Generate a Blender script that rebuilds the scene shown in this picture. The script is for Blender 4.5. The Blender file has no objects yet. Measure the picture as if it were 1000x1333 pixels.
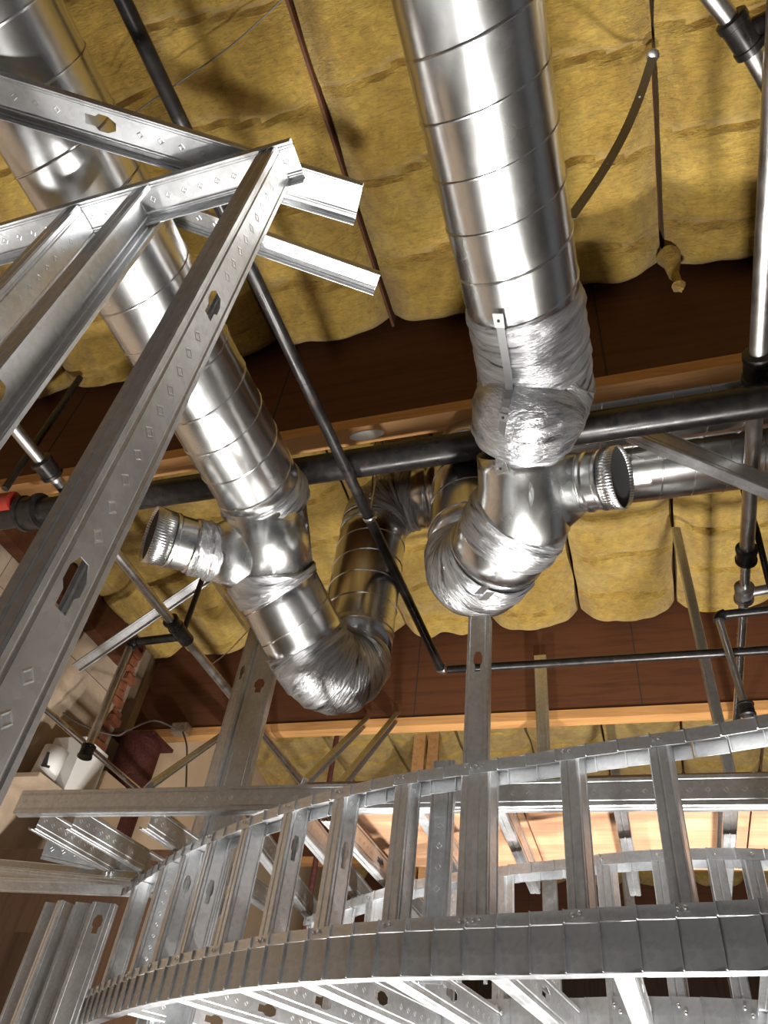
import bpy, math, random
from mathutils import Vector, Matrix, noise
random.seed(7)
R = math.radians
scene = bpy.context.scene
col = scene.collection

# ------------------------------------------------------------------ camera
EYE = 1.6                      # camera height above the floor; everything below is metres above the lens unless through W()
FPX = 960.0
PITCH, ROLL, YAW = R(43.739), R(8.887), R(23.024)
fwd = Vector((0, math.cos(PITCH), math.sin(PITCH)))
up0 = Vector((0, -math.sin(PITCH), math.cos(PITCH)))
rt0 = Vector((1, 0, 0))
rt = rt0 * math.cos(ROLL) + up0 * math.sin(ROLL)
up = -rt0 * math.sin(ROLL) + up0 * math.cos(ROLL)
Rz = Matrix.Rotation(YAW, 3, 'Z')
rt, up, fwd = Rz @ rt, Rz @ up, Rz @ fwd
cam = bpy.data.cameras.new('camera')
cam.sensor_fit = 'VERTICAL'
cam.sensor_height = 36.0
cam.lens = FPX / 1333.0 * 36.0
cam.clip_start = 0.02
camo = bpy.data.objects.new('camera', cam)
col.objects.link(camo)
m = Matrix((( rt.x, up.x, -fwd.x, 0), (rt.y, up.y, -fwd.y, 0), (rt.z, up.z, -fwd.z, EYE), (0, 0, 0, 1)))
camo.matrix_world = m
scene.camera = camo

# ------------------------------------------------------------------ world, exposure
world = bpy.data.worlds.new('world')
scene.world = world
world.use_nodes = True
world.node_tree.nodes['Background'].inputs[0].default_value = (0.96, 0.98, 1.0, 1)
world.node_tree.nodes['Background'].inputs[1].default_value = 0.10
scene.view_settings.view_transform = 'Standard'
scene.view_settings.look = 'None'
scene.view_settings.exposure = 0.0
scene.view_settings.gamma = 1.0
scene.view_settings.use_curve_mapping = False
# work lights standing on the floor: (x, y, height above floor, watts, colour)
WORK_LIGHTS = [(0.55, 2.70, 0.60, 165, (1.0, 0.97, 0.93)),
               (-1.25, 2.55, 0.70, 95, (1.0, 0.97, 0.92)),
               (-0.10, 1.38, 0.45, 115, (1.0, 0.98, 0.95))]

# ------------------------------------------------------------------ pixel rays (frame 1000 x 1333), metres relative to the lens
def ray(x, y):
    return (rt * ((x - 500) / FPX) - up * ((y - 666.5) / FPX) + fwd)
def onz(x, y, z):
    d = ray(x, y); return d * (z / d.z)
def ony(x, y, Y):
    d = ray(x, y); return d * (Y / d.y)
def onx(x, y, X):
    d = ray(x, y); return d * (X / d.x)
def dep(x, y, s):
    return ray(x, y) * s
OFF = Vector((0, 0, EYE))

# ------------------------------------------------------------------ materials
def mat(name, build):
    mt = bpy.data.materials.new(name); mt.use_nodes = True
    nt = mt.node_tree
    build(nt, nt.nodes['Principled BSDF'])
    return mt
def node(nt, t, **kw):
    n = nt.nodes.new(t)
    for k, v in kw.items(): setattr(n, k, v)
    return n
def coords(nt, scale=(1, 1, 1), kind='Object'):
    tc = node(nt, 'ShaderNodeTexCoord'); mp = node(nt, 'ShaderNodeMapping')
    mp.inputs['Scale'].default_value = scale
    nt.links.new(tc.outputs[kind], mp.inputs[0])
    return mp.outputs[0]
def noise_n(nt, vec, scale, detail=4, rough=0.55, dist=0.0):
    n = node(nt, 'ShaderNodeTexNoise')
    n.inputs['Scale'].default_value = scale; n.inputs['Detail'].default_value = detail
    n.inputs['Roughness'].default_value = rough; n.inputs['Distortion'].default_value = dist
    nt.links.new(vec, n.inputs['Vector'])
    return n.outputs['Fac']
def ramp(nt, fac, stops):
    r = node(nt, 'ShaderNodeValToRGB')
    el = r.color_ramp.elements
    while len(el) < len(stops): el.new(0.5)
    for e, (p, c) in zip(el, stops):
        e.position = p; e.color = (c[0], c[1], c[2], 1) if not isinstance(c, (int, float)) else (c, c, c, 1)
    nt.links.new(fac, r.inputs[0])
    return r.outputs['Color']
def bump(nt, bs, h, strength, dist=0.01):
    b = node(nt, 'ShaderNodeBump'); b.inputs['Strength'].default_value = strength; b.inputs['Distance'].default_value = dist
    nt.links.new(h, b.inputs['Height']); nt.links.new(b.outputs[0], bs.inputs['Normal'])

def metal(base, var, rough, rvar, scale=14, bmp=0.04, spangle=0.0):
    def f(nt, bs):
        v = coords(nt)
        n1 = noise_n(nt, v, scale, 5, .6)
        c = ramp(nt, n1, [(.3, [b * (1 - var) for b in base]), (.7, base)])
        if spangle:
            vo = node(nt, 'ShaderNodeTexVoronoi'); vo.inputs['Scale'].default_value = 90
            nt.links.new(v, vo.inputs['Vector'])
            mx = node(nt, 'ShaderNodeMixRGB', blend_type='MULTIPLY'); mx.inputs[0].default_value = spangle
            nt.links.new(c, mx.inputs[1])
            bw = node(nt, 'ShaderNodeRGBToBW'); nt.links.new(vo.outputs['Color'], bw.inputs[0])
            nt.links.new(bw.outputs[0], mx.inputs[2]); c = mx.outputs[0]
        nt.links.new(c, bs.inputs['Base Color'])
        bs.inputs['Metallic'].default_value = 1
        r = ramp(nt, noise_n(nt, v, scale * .6, 3), [(.3, rough - rvar), (.7, rough + rvar)])
        nt.links.new(r, bs.inputs['Roughness'])
        if bmp: bump(nt, bs, noise_n(nt, v, 6, 2), bmp, .02)
    return f
M = {}
M['galv'] = mat('galvanised_steel', metal((.74, .75, .76), .08, .40, .05, 18, 0, .18))
M['rim'] = mat('shaded_rim_steel', metal((.50, .51, .52), .10, .42, .05, 18, 0, .18))  # same galvanised steel, base colour darkened to paint the rim's shade
M['duct'] = mat('spiral_duct_steel', metal((.76, .76, .755), .10, .24, .05, 9, .06, .10))
M['fitting'] = mat('fitting_steel', metal((.82, .83, .82), .12, .26, .06, 11, .08, .15))
M['pipe'] = mat('galvanised_pipe', metal((.62, .60, .58), .25, .38, .08, 25, .05))
M['zinc'] = mat('zinc_screw', metal((.85, .85, .85), .1, .25, .05, 30, 0))
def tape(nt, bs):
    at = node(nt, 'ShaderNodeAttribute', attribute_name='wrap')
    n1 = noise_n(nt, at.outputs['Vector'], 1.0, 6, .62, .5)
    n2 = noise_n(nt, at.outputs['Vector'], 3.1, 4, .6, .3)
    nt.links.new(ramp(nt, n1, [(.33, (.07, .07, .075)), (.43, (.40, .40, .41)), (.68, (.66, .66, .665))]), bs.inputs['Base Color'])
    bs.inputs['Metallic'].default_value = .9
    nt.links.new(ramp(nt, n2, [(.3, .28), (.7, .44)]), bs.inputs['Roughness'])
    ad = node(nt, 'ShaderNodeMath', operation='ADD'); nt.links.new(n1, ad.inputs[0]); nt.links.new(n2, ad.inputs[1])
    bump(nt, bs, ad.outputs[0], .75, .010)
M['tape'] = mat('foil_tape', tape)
def blackpipe(nt, bs):
    v = coords(nt); n1 = noise_n(nt, v, 30, 5, .6)
    nt.links.new(ramp(nt, n1, [(.35, (.012, .011, .011)), (.62, (.03, .026, .024)), (.8, (.09, .045, .03))]), bs.inputs['Base Color'])
    bs.inputs['Metallic'].default_value = .35
    nt.links.new(ramp(nt, noise_n(nt, v, 12, 3), [(.3, .24), (.7, .42)]), bs.inputs['Roughness'])
M['black'] = mat('black_steel_pipe', blackpipe)
def plain(c, rough, bscale=0, bstr=.2, var=.2, nscale=12):
    def f(nt, bs):
        v = coords(nt)
        nt.links.new(ramp(nt, noise_n(nt, v, nscale, 5), [(.3, [x * (1 - var) for x in c]), (.7, c)]), bs.inputs['Base Color'])
        bs.inputs['Roughness'].default_value = rough
        if bscale: bump(nt, bs, noise_n(nt, v, bscale, 4), bstr, .01)
    return f
def wood(c1, c2, rough=.55, along='X', sc=1.0):
    def f(nt, bs):
        s = {'X': (.6, 9, 9), 'Y': (9, .6, 9), 'Z': (9, 9, .6)}[along]
        v = coords(nt, s)
        n1 = noise_n(nt, v, 2.5 * sc, 6, .65, .8)
        nt.links.new(ramp(nt, n1, [(.3, c1), (.55, c2), (.75, [x * .8 for x in c2])]), bs.inputs['Base Color'])
        bs.inputs['Roughness'].default_value = rough
        bump(nt, bs, n1, .15, .004)
    return f
M['beam'] = mat('red_brown_beam_wood', wood((.055, .015, .004), (.098, .030, .007), .75, 'X'))
M['chord'] = mat('lit_chord_wood', wood((.38, .17, .055), (.56, .29, .105), .6, 'X'))  # beam underside: light from below painted into a brighter wood colour
M['lumber'] = mat('raw_lumber', wood((.34, .16, .06), (.50, .27, .11), .6, 'Y'))
M['ply'] = mat('plywood', wood((.21, .10, .05), (.34, .19, .105), .6, 'X', .8))
M['deckgrey'] = mat('grey_roof_deck', plain((.34, .34, .34), .8, 0, .2, .1, 3))
M['dull'] = mat('dull_strap_steel', plain((.22, .19, .14), .5))
M['tan'] = mat('tan_board', plain((.62, .45, .29), .75, 20, .08, .12, 3))
M['plaster'] = mat('cement_plaster', plain((.56, .43, .31), .85, 30, .35, .3, 5))
M['brick'] = mat('orange_brick', plain((.30, .10, .045), .85, 40, .5, .35, 20))
M['mortar'] = mat('mortar', plain((.38, .28, .2), .9, 40, .5, .3, 20))
M['oxide'] = mat('red_oxide_steel', plain((.11, .025, .02), .6, 60, .8, .45, 50))
M['conc'] = mat('concrete_floor', plain((.40, .40, .40), .8, 12, .1, .2, 2))
M['brownpanel'] = mat('brown_wall_panel', wood((.055, .026, .012), (.10, .05, .025), .6, 'Z'))
M['white'] = mat('white_board', plain((.82, .80, .76), .7, 0, .2, .06, 4))
M['darkhole'] = mat('dark_inner', plain((.02, .02, .02), .8))
M['cable'] = mat('grey_cable', plain((.12, .11, .10), .6))
M['cpvc'] = mat('red_valve', plain((.35, .03, .02), .4))
def insul(nt, bs):
    v = coords(nt)
    n1 = noise_n(nt, coords(nt, (1, .7, 1)), 3.0, 6, .65, .4)
    n2 = noise_n(nt, v, 22, 6, .7, .5)
    n3 = noise_n(nt, coords(nt, (3, 14, 3)), 6, 5, .7, 1.5)
    c = ramp(nt, n1, [(.25, (.32, .175, .025)), (.5, (.51, .325, .055)), (.75, (.62, .43, .10))])
    mx = node(nt, 'ShaderNodeMixRGB', blend_type='MULTIPLY'); mx.inputs[0].default_value = .75
    nt.links.new(c, mx.inputs[1]); nt.links.new(ramp(nt, n2, [(.3, .62), (.6, 1.0)]), mx.inputs[2])
    mx2 = node(nt, 'ShaderNodeMixRGB', blend_type='MULTIPLY'); mx2.inputs[0].default_value = .7
    nt.links.new(mx.outputs[0], mx2.inputs[1]); nt.links.new(ramp(nt, n3, [(.35, .55), (.5, 1.0)]), mx2.inputs[2])
    nt.links.new(mx2.outputs[0], bs.inputs['Base Color'])
    bs.inputs['Roughness'].default_value = .75
    ad = node(nt, 'ShaderNodeMath', operation='ADD'); nt.links.new(n2, ad.inputs[0]); nt.links.new(n3, ad.inputs[1])
    bump(nt, bs, ad.outputs[0], .7, .02)
    bs.inputs['Sheen Weight'].default_value = .15
M['insul'] = mat('fibreglass', insul)
def lampmat(nt, bs):
    bs.inputs['Emission Color'].default_value = (1, .96, .88, 1); bs.inputs['Emission Strength'].default_value = 30
M['lamp'] = mat('lamp_glass', lampmat)
M['yellow'] = mat('yellow_plastic', plain((.7, .45, .03), .4))

# ------------------------------------------------------------------ mesh helpers
class MB:
    def __init__(s): s.v = []; s.f = []
    def quad(s, a, b, c, d):
        i = len(s.v); s.v += [a, b, c, d]; s.f.append((i, i + 1, i + 2, i + 3))
    def poly(s, pts):
        i = len(s.v); s.v += pts; s.f.append(tuple(range(i, i + len(pts))))
    def box(s, c, sx, sy, sz, ax=None):
        X, Y, Z = ax or (Vector((1, 0, 0)), Vector((0, 1, 0)), Vector((0, 0, 1)))
        c = Vector(c); i = len(s.v)
        for z in (-1, 1):
            for a, b in ((-1, -1), (1, -1), (1, 1), (-1, 1)):
                s.v.append(c + X * (a * sx / 2) + Y * (b * sy / 2) + Z * (z * sz / 2))
        s.f += [(i, i + 3, i + 2, i + 1), (i + 4, i + 5, i + 6, i + 7), (i, i + 1, i + 5, i + 4), (i + 1, i + 2, i + 6, i + 5), (i + 2, i + 3, i + 7, i + 6), (i + 3, i, i + 4, i + 7)]
    def tube(s, path, rad, seg=24, cap=True, disp=None):
        path = [Vector(p) for p in path]; n = len(path)
        if isinstance(rad, (int, float)): rad = [rad] * n
        T = []
        for k in range(n):
            a = path[max(k - 1, 0)]; b = path[min(k + 1, n - 1)]
            T.append((b - a).normalized())
        ref = Vector((0, 0, 1)) if abs(T[0].z) < .9 else Vector((1, 0, 0))
        nn = (ref - T[0] * ref.dot(T[0])).normalized()
        i0 = len(s.v)
        for k in range(n):
            nn = (nn - T[k] * nn.dot(T[k])).normalized(); bb = T[k].cross(nn)
            for j in range(seg):
                a = 2 * math.pi * j / seg
                r = rad[k] + (disp(k, a) if disp else 0)
                s.v.append(path[k] + (nn * math.cos(a) + bb * math.sin(a)) * r)
        for k in range(n - 1):
            for j in range(seg):
                a = i0 + k * seg + j; b = i0 + k * seg + (j + 1) % seg
                s.f.append((a, b, b + seg, a + seg))
        if cap:
            s.f.append(tuple(i0 + j for j in reversed(range(seg))))
            s.f.append(tuple(i0 + (n - 1) * seg + j for j in range(seg)))
    def mesh(s, name, mt, smooth=False, origin=Vector((0, 0, 0)), sharp=28):
        me = bpy.data.meshes.new(name)
        me.from_pydata([tuple(v - origin) for v in s.v], [], s.f)
        me.materials.append(mt)
        if smooth:
            me.shade_smooth()
            try: me.set_sharp_from_angle(angle=R(sharp))
            except Exception: pass
        me.update()
        return me
def link(name, me, parent=None, loc=None):
    o = bpy.data.objects.new(name, me); col.objects.link(o)
    if parent: o.parent = parent
    if loc is not None: o.location = loc
    return o
def tag(o, label=None, cat=None, group=None, kind=None):
    if label: o['label'] = label
    if cat: o['category'] = cat
    if group: o['group'] = group
    if kind: o['kind'] = kind
    return o
def root(name, loc, label, cat, group=None, kind=None):
    o = bpy.data.objects.new(name, None); col.objects.link(o)
    o.empty_display_size = .05; o.location = Vector(loc) + OFF
    return tag(o, label, cat, group, kind)
def part(name, mb, mt, par, smooth=False, solid=None, base=None):
    """mesh with vertices in lens-relative metres, as a child of the thing par (or of one of its parts at the same origin)"""
    o = link(name, mb.mesh(name, mt, smooth, base if base is not None else par_origin(par)), par)
    if solid:
        md = o.modifiers.new('thickness', 'SOLIDIFY'); md.thickness = solid; md.offset = 0
    return o
def par_origin(p):
    q = Vector(p.location)
    while p.parent: p = p.parent; q = q + Vector(p.location)
    return q - OFF
def single(name, mb, mt, label, cat, group=None, kind=None, smooth=False, solid=None):
    c = Vector((0, 0, 0))
    lo = min(v.z for v in mb.v); n = len(mb.v)
    for v in mb.v: c += v
    c /= n; c.z = lo
    o = link(name, mb.mesh(name, mt, smooth, c), None, c + OFF)
    if solid:
        md = o.modifiers.new('thickness', 'SOLIDIFY'); md.thickness = solid; md.offset = 0
    return tag(o, label, cat, group, kind)

# ------------------------------------------------------------------ cold-formed steel channel (stud or track)
HOLE = [(-.34, -.034), (.34, -.034), (.34, -.012), (.56, -.004), (.56, .016), (.26, .034), (-.26, .034), (-.56, .016), (-.56, -.004), (-.34, -.012)]
def channel(name, label, p0, p1, n, W=.092, F=.036, lip=.009, holes=(), emb=None, emb_side=1, group=None, cat='stud', mt='galv', gauge=.0012, rib=True, par=None, emb_size=.011):
    p0, p1, n = Vector(p0), Vector(p1), Vector(n)
    a = (p1 - p0); L = a.length; a.normalize()
    n = (n - a * n.dot(a)).normalized(); s = a.cross(n)
    if par is None: o = root(name, p0 if p0.z < p1.z else p1, label, cat, group)
    else:
        o = link(name, None, par, p0 - par_origin(par)); o.empty_display_size = .05
    P = lambda t, u, d=0: p0 + a * t + s * u + n * d
    h = W / 2; r = .0025
    wb = MB()
    c = h * .56
    # side strips of the web, with a rolled groove
    if rib:
        us = [(c, 0), (c + .0025, -.0018), (c + .0055, -.0018), (c + .008, 0), (h - r, 0)]
    else:
        us = [(c, 0), (h - r, 0)]
    for sg in (-1, 1):
        for (u0, d0), (u1, d1) in zip(us, us[1:]):
            q = [P(0, sg * u0, d0), P(L, sg * u0, d0), P(L, sg * u1, d1), P(0, sg * u1, d1)]
            wb.poly(q if sg > 0 else q[::-1])
    cuts = sorted(holes); t = 0
    for hc in cuts:
        if hc < .07 or hc > L - .07: continue
        wb.quad(P(t, -c), P(hc - .06, -c)  , P(hc - .06, c), P(t, c))
        inn = [P(hc + y, x * c * 1.25) for x, y in HOLE]
        outer = [P(hc + (-.06 if y < -.03 else .06 if y > .03 else y), (c if x > 0 else -c)) for x, y in HOLE]
        for k in range(len(HOLE)):
            k2 = (k + 1) % len(HOLE)
            wb.quad(outer[k], outer[k2], inn[k2], inn[k])
        t = hc + .06
    wb.quad(P(t, -c), P(L, -c), P(L, c), P(t, c))
    part('web', wb, M[mt], o, solid=gauge)
    for sg in (-1, 1):
        fb = MB()
        pr = [(h - r, 0), (h, -r), (h, -F * .42), (h - .0016, -F * .47), (h - .0016, -F * .53), (h, -F * .58), (h, -F + r)]
        if not rib: pr = [(h - r, 0), (h, -r), (h, -F)]
        if lip: pr += [(h - r, -F), (h - lip, -F)]
        for (u0, d0), (u1, d1) in zip(pr, pr[1:]):
            fb.quad(P(0, sg * u0, d0), P(L, sg * u0, d0), P(L, sg * u1, d1), P(0, sg * u1, d1))
        part('flange', fb, M[mt], o, solid=gauge)
    if emb:
        eb = MB(); t = emb[1]
        k = emb_size
        while t < min(emb[2], L - .02):
            if all(abs(t - hc) > .07 for hc in cuts):
                out = [(-k, 0), (0, k), (k, 0), (0, -k)]; inn = [(x * .66, y * .66) for x, y in out]; core = [(x * .34, y * .34) for x, y in out]
                d1 = emb_side * .0012; d0 = emb_side * .0003
                for q in range(4):
                    q2 = (q + 1) % 4
                    eb.quad(P(t + out[q][1], out[q][0], d0), P(t + out[q2][1], out[q2][0], d0), P(t + inn[q2][1], inn[q2][0], d1), P(t + inn[q][1], inn[q][0], d1))
                    eb.quad(P(t + inn[q][1], inn[q][0], d1), P(t + inn[q2][1], inn[q2][0], d1), P(t + core[q2][1], core[q2][0], d0), P(t + core[q][1], core[q][0], d0))
                eb.poly([P(t + y, x, d0) for x, y in core])
            t += emb[0]
        if eb.f: tag(part('embossing', eb, M[mt], o), kind='stuff')
    return o
def screws(par, pts, n, r=.005):
    n = Vector(n).normalized()
    for p in pts:
        b = MB(); p = Vector(p)
        b.tube([p, p + n * .0025, p + n * .004], [r, r, r * .55], 8)
        part('screw', b, M['zinc'], par, True)

# ================================================================== SETTING
b = MB(); b.box((0, 4.5, -EYE - .06), 22, 22, .12)
fl = single('floor', b, M['conc'], 'bare grey concrete floor slab', 'floor', kind='structure')
b = MB(); b.box((0, 4.5, 3.32), 22, 22, .03)
single('ceiling', b, M['deckgrey'], 'roof deck boards above the insulation', 'ceiling', kind='structure')
XW = -3.62
wl = root('wall_left', (XW, 1, -EYE), 'beige cement plaster side wall with rough brick edge', 'wall', kind='structure')
b = MB(); b.box((XW - .1, .6, .80), .2, 6.95, 4.8); part('plaster', b, M['plaster'], wl)
b = MB(); b.box((XW - .1, 8.2, .80), .2, 7.9, 4.8); part('smooth_board', b, M['tan'], wl)
# fine vertical and horizontal score joints in the plaster
for z in (2.57,):
    b = MB(); b.box((XW + .0005, .6, z), .003, 6.95, .004); part('score_line', b, M['cable'], wl)
for y in (1.42, 2.64):
    b = MB(); b.box((XW + .0005, y, .9), .003, .004, 4.2); part('score_line', b, M['cable'], wl)
# rough brick toothing beside the beam pocket
bm_ = MB(); bm_.box((0, 0, 0), .07, .11, .052)
bmesh_ = bm_.mesh('brick', M['brick'])
for k in range(34):
    z = .9 + k * .068
    o = link('brick', bmesh_, wl, Vector((XW + .03 + random.uniform(-.02, .02), 4.02 + random.uniform(-.05, .04), z)) - par_origin(wl))
    o.rotation_euler = (random.uniform(-.06, .06), random.uniform(-.08, .08), random.uniform(-.2, .2))
b = MB(); b.box((XW + .01, 4.03, 2.0), .05, .13, 2.3); part('mortar', b, M['mortar'], wl)
b = MB(); b.box((0, 11.7, .8), 22, .1, 4.8)
wb_ = single('wall_back', b, M['brownpanel'], 'brown panelled far wall behind all framing', 'wall', kind='structure')
# ledger along the left wall
b = MB(); b.box((XW + .055, .70, 2.90), .10, 6.4, .24)
single('ledger_board', b, M['beam'], 'red brown ledger board along the top of plaster wall', 'board')

# ---------------------------------------------------------------- girders (along X) and sub-purlins (along Y)
BEAMS = [-.69, 1.75, 4.19, 6.63, 9.07]
BZ = 2.34
blab = ['red brown timber purlin overhead behind the steel stud wall', 'red brown timber purlin directly above the big black pipe',
        'red brown timber purlin behind the two duct elbows', 'red brown timber purlin hidden beyond the plywood deck', 'farthest red brown timber purlin seen through the curved framing']
for y, lb in zip(BEAMS, blab):
    rt_ = root('timber_purlin', (0, y, BZ), lb, 'beam')
    b = MB(); b.box((1.555, y + .045, (BZ + .06 + 3.3) / 2), 10.13, .07, 3.3 - BZ - .06); part('web_board', b, M['beam'], rt_)
    b = MB(); b.box((1.555, y + .045, BZ + .03), 10.13, .09, .06); part('bottom_chord', b, M['chord'], rt_)
    # butt joints of the facing boards
    for x in (-2.6, -1.35, .08, 1.3):
        b = MB(); b.box((x, y + .0095, (BZ + .06 + 3.2) / 2), .006, .003, 3.2 - BZ - .08); part('butt_joint', b, M['darkhole'], rt_)
X0 = -.842; DX = .61
gl = ['sub-purlins over the stud wall', 'sub-purlins over the ducts', 'sub-purlins beyond the duct elbows', 'sub-purlins of the far bay']
for bi in range(4):
    for k in range(-4, 6):
        x = X0 + DX * k
        b = MB(); b.box((x, (BEAMS[bi] + BEAMS[bi + 1]) / 2 + .045, 3.18 if (k in (0, -2) and bi == 0) else 3.265), .012 if (k in (0, -2) and bi == 0) else .04, BEAMS[bi + 1] - BEAMS[bi] - .1, .22 if (k in (0, -2) and bi == 0) else .075)
        single('sub_purlin', b, M['beam'], ['narrow brown sub-purlin between batts over the steel stud wall', 'narrow brown sub-purlin between batts above the cross ducts', 'narrow brown sub-purlin between batts past the duct elbows', 'narrow brown sub-purlin between batts in the farthest bay'][bi], 'beam', gl[bi])

# ---------------------------------------------------------------- insulation batts
def batt_mesh(seed, Lb):
    nx, ny = 26, 120
    b = MB(); W = DX - .012
    def zf(u, v):
        e = 1 - abs(2 * u - 1) ** 5
        e2 = min(1, (1 - abs(2 * v - 1)) * Lb / .16) ; e2 = math.sqrt(max(0, 1 - (1 - e2) ** 2))
        y = v * Lb
        sag = .055 * e
        p = (y / .36 + seed * .37) + .08 * math.sin(u * 4 + seed)
        cr = abs(p - round(p))
        crease = -.042 * math.exp(-(cr / .035) ** 2)
        lump = .035 * noise.noise(Vector((u * 2.2 + seed * 7.1, y * 3.0, seed * 3.3))) + .016 * noise.noise(Vector((u * 7 + seed, y * 8, 2.2)))
        endlump = .05 * math.exp(-((1 - v) * Lb / .22) ** 2) * (1 + .8 * noise.noise(Vector((u * 3, seed * 5.5, 0))))
        return -(sag + crease + lump + endlump) * e2 * (.15 + .85 * e) + .10 * (1 - e2) + .03 * (1 - e)
    for j in range(ny + 1):
        for i in range(nx + 1):
            u = i / nx; v = j / ny
            wob = .012 * noise.noise(Vector((v * 9, seed, u * 3)))
            b.v.append(Vector(((u - .5) * W + wob, v * Lb + .02 * noise.noise(Vector((u * 5, seed * 2.0, 9))), zf(u, v))))
    for j in range(ny):
        for i in range(nx):
            a = j * (nx + 1) + i
            b.f.append((a, a + nx + 1, a + nx + 2, a + 1))
    # closed upper side
    i0 = len(b.v)
    for (u, v) in ((0, 0), (1, 0), (1, 1), (0, 1)): b.v.append(Vector(((u - .5) * W, v * Lb, .135)))
    b.f.append((i0, i0 + 1, i0 + 2, i0 + 3))
    edge0 = list(range(nx + 1)); edge1 = [ny * (nx + 1) + i for i in range(nx + 1)]
    l0 = [j * (nx + 1) for j in range(ny + 1)]; l1 = [j * (nx + 1) + nx for j in range(ny + 1)]
    b.f.append(tuple([i0 + 1, i0] + edge0)); b.f.append(tuple([i0 + 3, i0 + 2] + edge1[::-1]))
    b.f.append(tuple([i0, i0 + 3] + l0[::-1])); b.f.append(tuple([i0 + 2, i0 + 1] + l1))
    return b.mesh('insulation_batt', M['insul'], True)
LB = 2.44 - .10
batts = [batt_mesh(s, LB) for s in range(7)]
il = [('yellow fibreglass batt over the stud wall before the first beam', 'batts over the stud wall'),
      ('yellow fibreglass batt in the bay above the cross ducts', 'batts above the cross ducts'),
      ('yellow fibreglass batt in the bay beyond the duct elbows', 'batts beyond the duct elbows'),
      ('yellow fibreglass batt in the farthest bay past the plywood deck', 'batts in the farthest bay')]
BL = {(0, -2): 'yellow batt above the slanting top track and left duct', (0, -1): 'yellow batt between the left duct and the slim black pipe joint', (0, 0): 'shadowed yellow batt between the slim black pipe and the big bright duct',
      (0, 1): 'bright yellow batt holding the washer end of the twisted hanger strap', (0, 2): 'brownish yellow batt above the straight grey pipe with torn tuft beside',
      (1, -2): 'yellow batt ending over the black cross fitting near the plaster wall', (1, -1): 'yellow batt behind the left duct elbow and riser', (1, 0): 'yellow batt hanging between the two duct risers', (1, 1): 'yellow batt bulging below the cross ducts by the capped branch', (1, 2): 'yellow batt bulging behind the grey line couplings'}
q = 0
for bi in range(4):
    for k in range(-5, 6):
        q += 1
        x = X0 + DX * (k + .5)
        if k == -5: x = XW + .195
        o = link('insulation_batt', batts[(q * 3 + bi) % 7], None, Vector((x, BEAMS[bi] + .095, 3.075 + random.uniform(-.012, .012))) + OFF)
        o.scale = (.47, 1, 1) if k == -5 else (.985, 1, 1)
        tag(o, 'cut down narrow ' + il[bi][0] if k == -5 else BL.get((bi, k), il[bi][0]), 'insulation', il[bi][1])

# torn tuft of fibreglass hanging at the first beam
b = MB()
p = onz(873, 345, 3.0)
pts = [p + Vector((0, -.02, .04)), p + Vector((.004, -.02, -.03)), p + Vector((-.004, -.015, -.10)), p + Vector((.006, -.02, -.17)), p + Vector((.0, -.02, -.21)), p + Vector((.004, -.022, -.245))]
b.tube(pts, [.05, .035, .018, .012, .026, .008], 14, disp=lambda k, a: .008 * noise.noise(Vector((math.cos(a) * 2, math.sin(a) * 2, k * 1.3))))
single('insulation_tuft', b, M['insul'], 'torn tuft of yellow fibreglass dangling over the first timber beam', 'insulation', smooth=True)

# ================================================================== DUCTS
RD = .1525
def helix(path0, path1, r, pitch, phase=0, flip=1, step=14):
    p0, p1 = Vector(path0), Vector(path1); d = p1 - p0; L = d.length; d.normalize()
    ref = Vector((0, 0, 1)) if abs(d.z) < .9 else Vector((1, 0, 0))
    n = (ref - d * ref.dot(d)).normalized(); bb = d.cross(n)
    N = max(4, int(L / pitch * step * 2)); out = []
    for k in range(N + 1):
        t = L * k / N; a = flip * (2 * math.pi * t / pitch) + phase
        out.append(p0 + d * t + (n * math.cos(a) + bb * math.sin(a)) * r)
    return out
def spiral(par, p0, p1, r=RD, pitch=.130, phase=0, flip=1):
    b = MB(); n = max(2, int((Vector(p1) - Vector(p0)).length / .1) + 1)
    b.tube([Vector(p0).lerp(Vector(p1), k / n) for k in range(n + 1)], r, 64, cap=False)
    o = part('spiral_pipe', b, M['duct'], par, True, solid=.0012)
    b = MB(); b.tube(helix(p0, p1, r + .0012, pitch, phase, flip), .0034, 6)
    part('lock_seam', b, M['duct'], o, True, base=par_origin(par))
    return o
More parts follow.
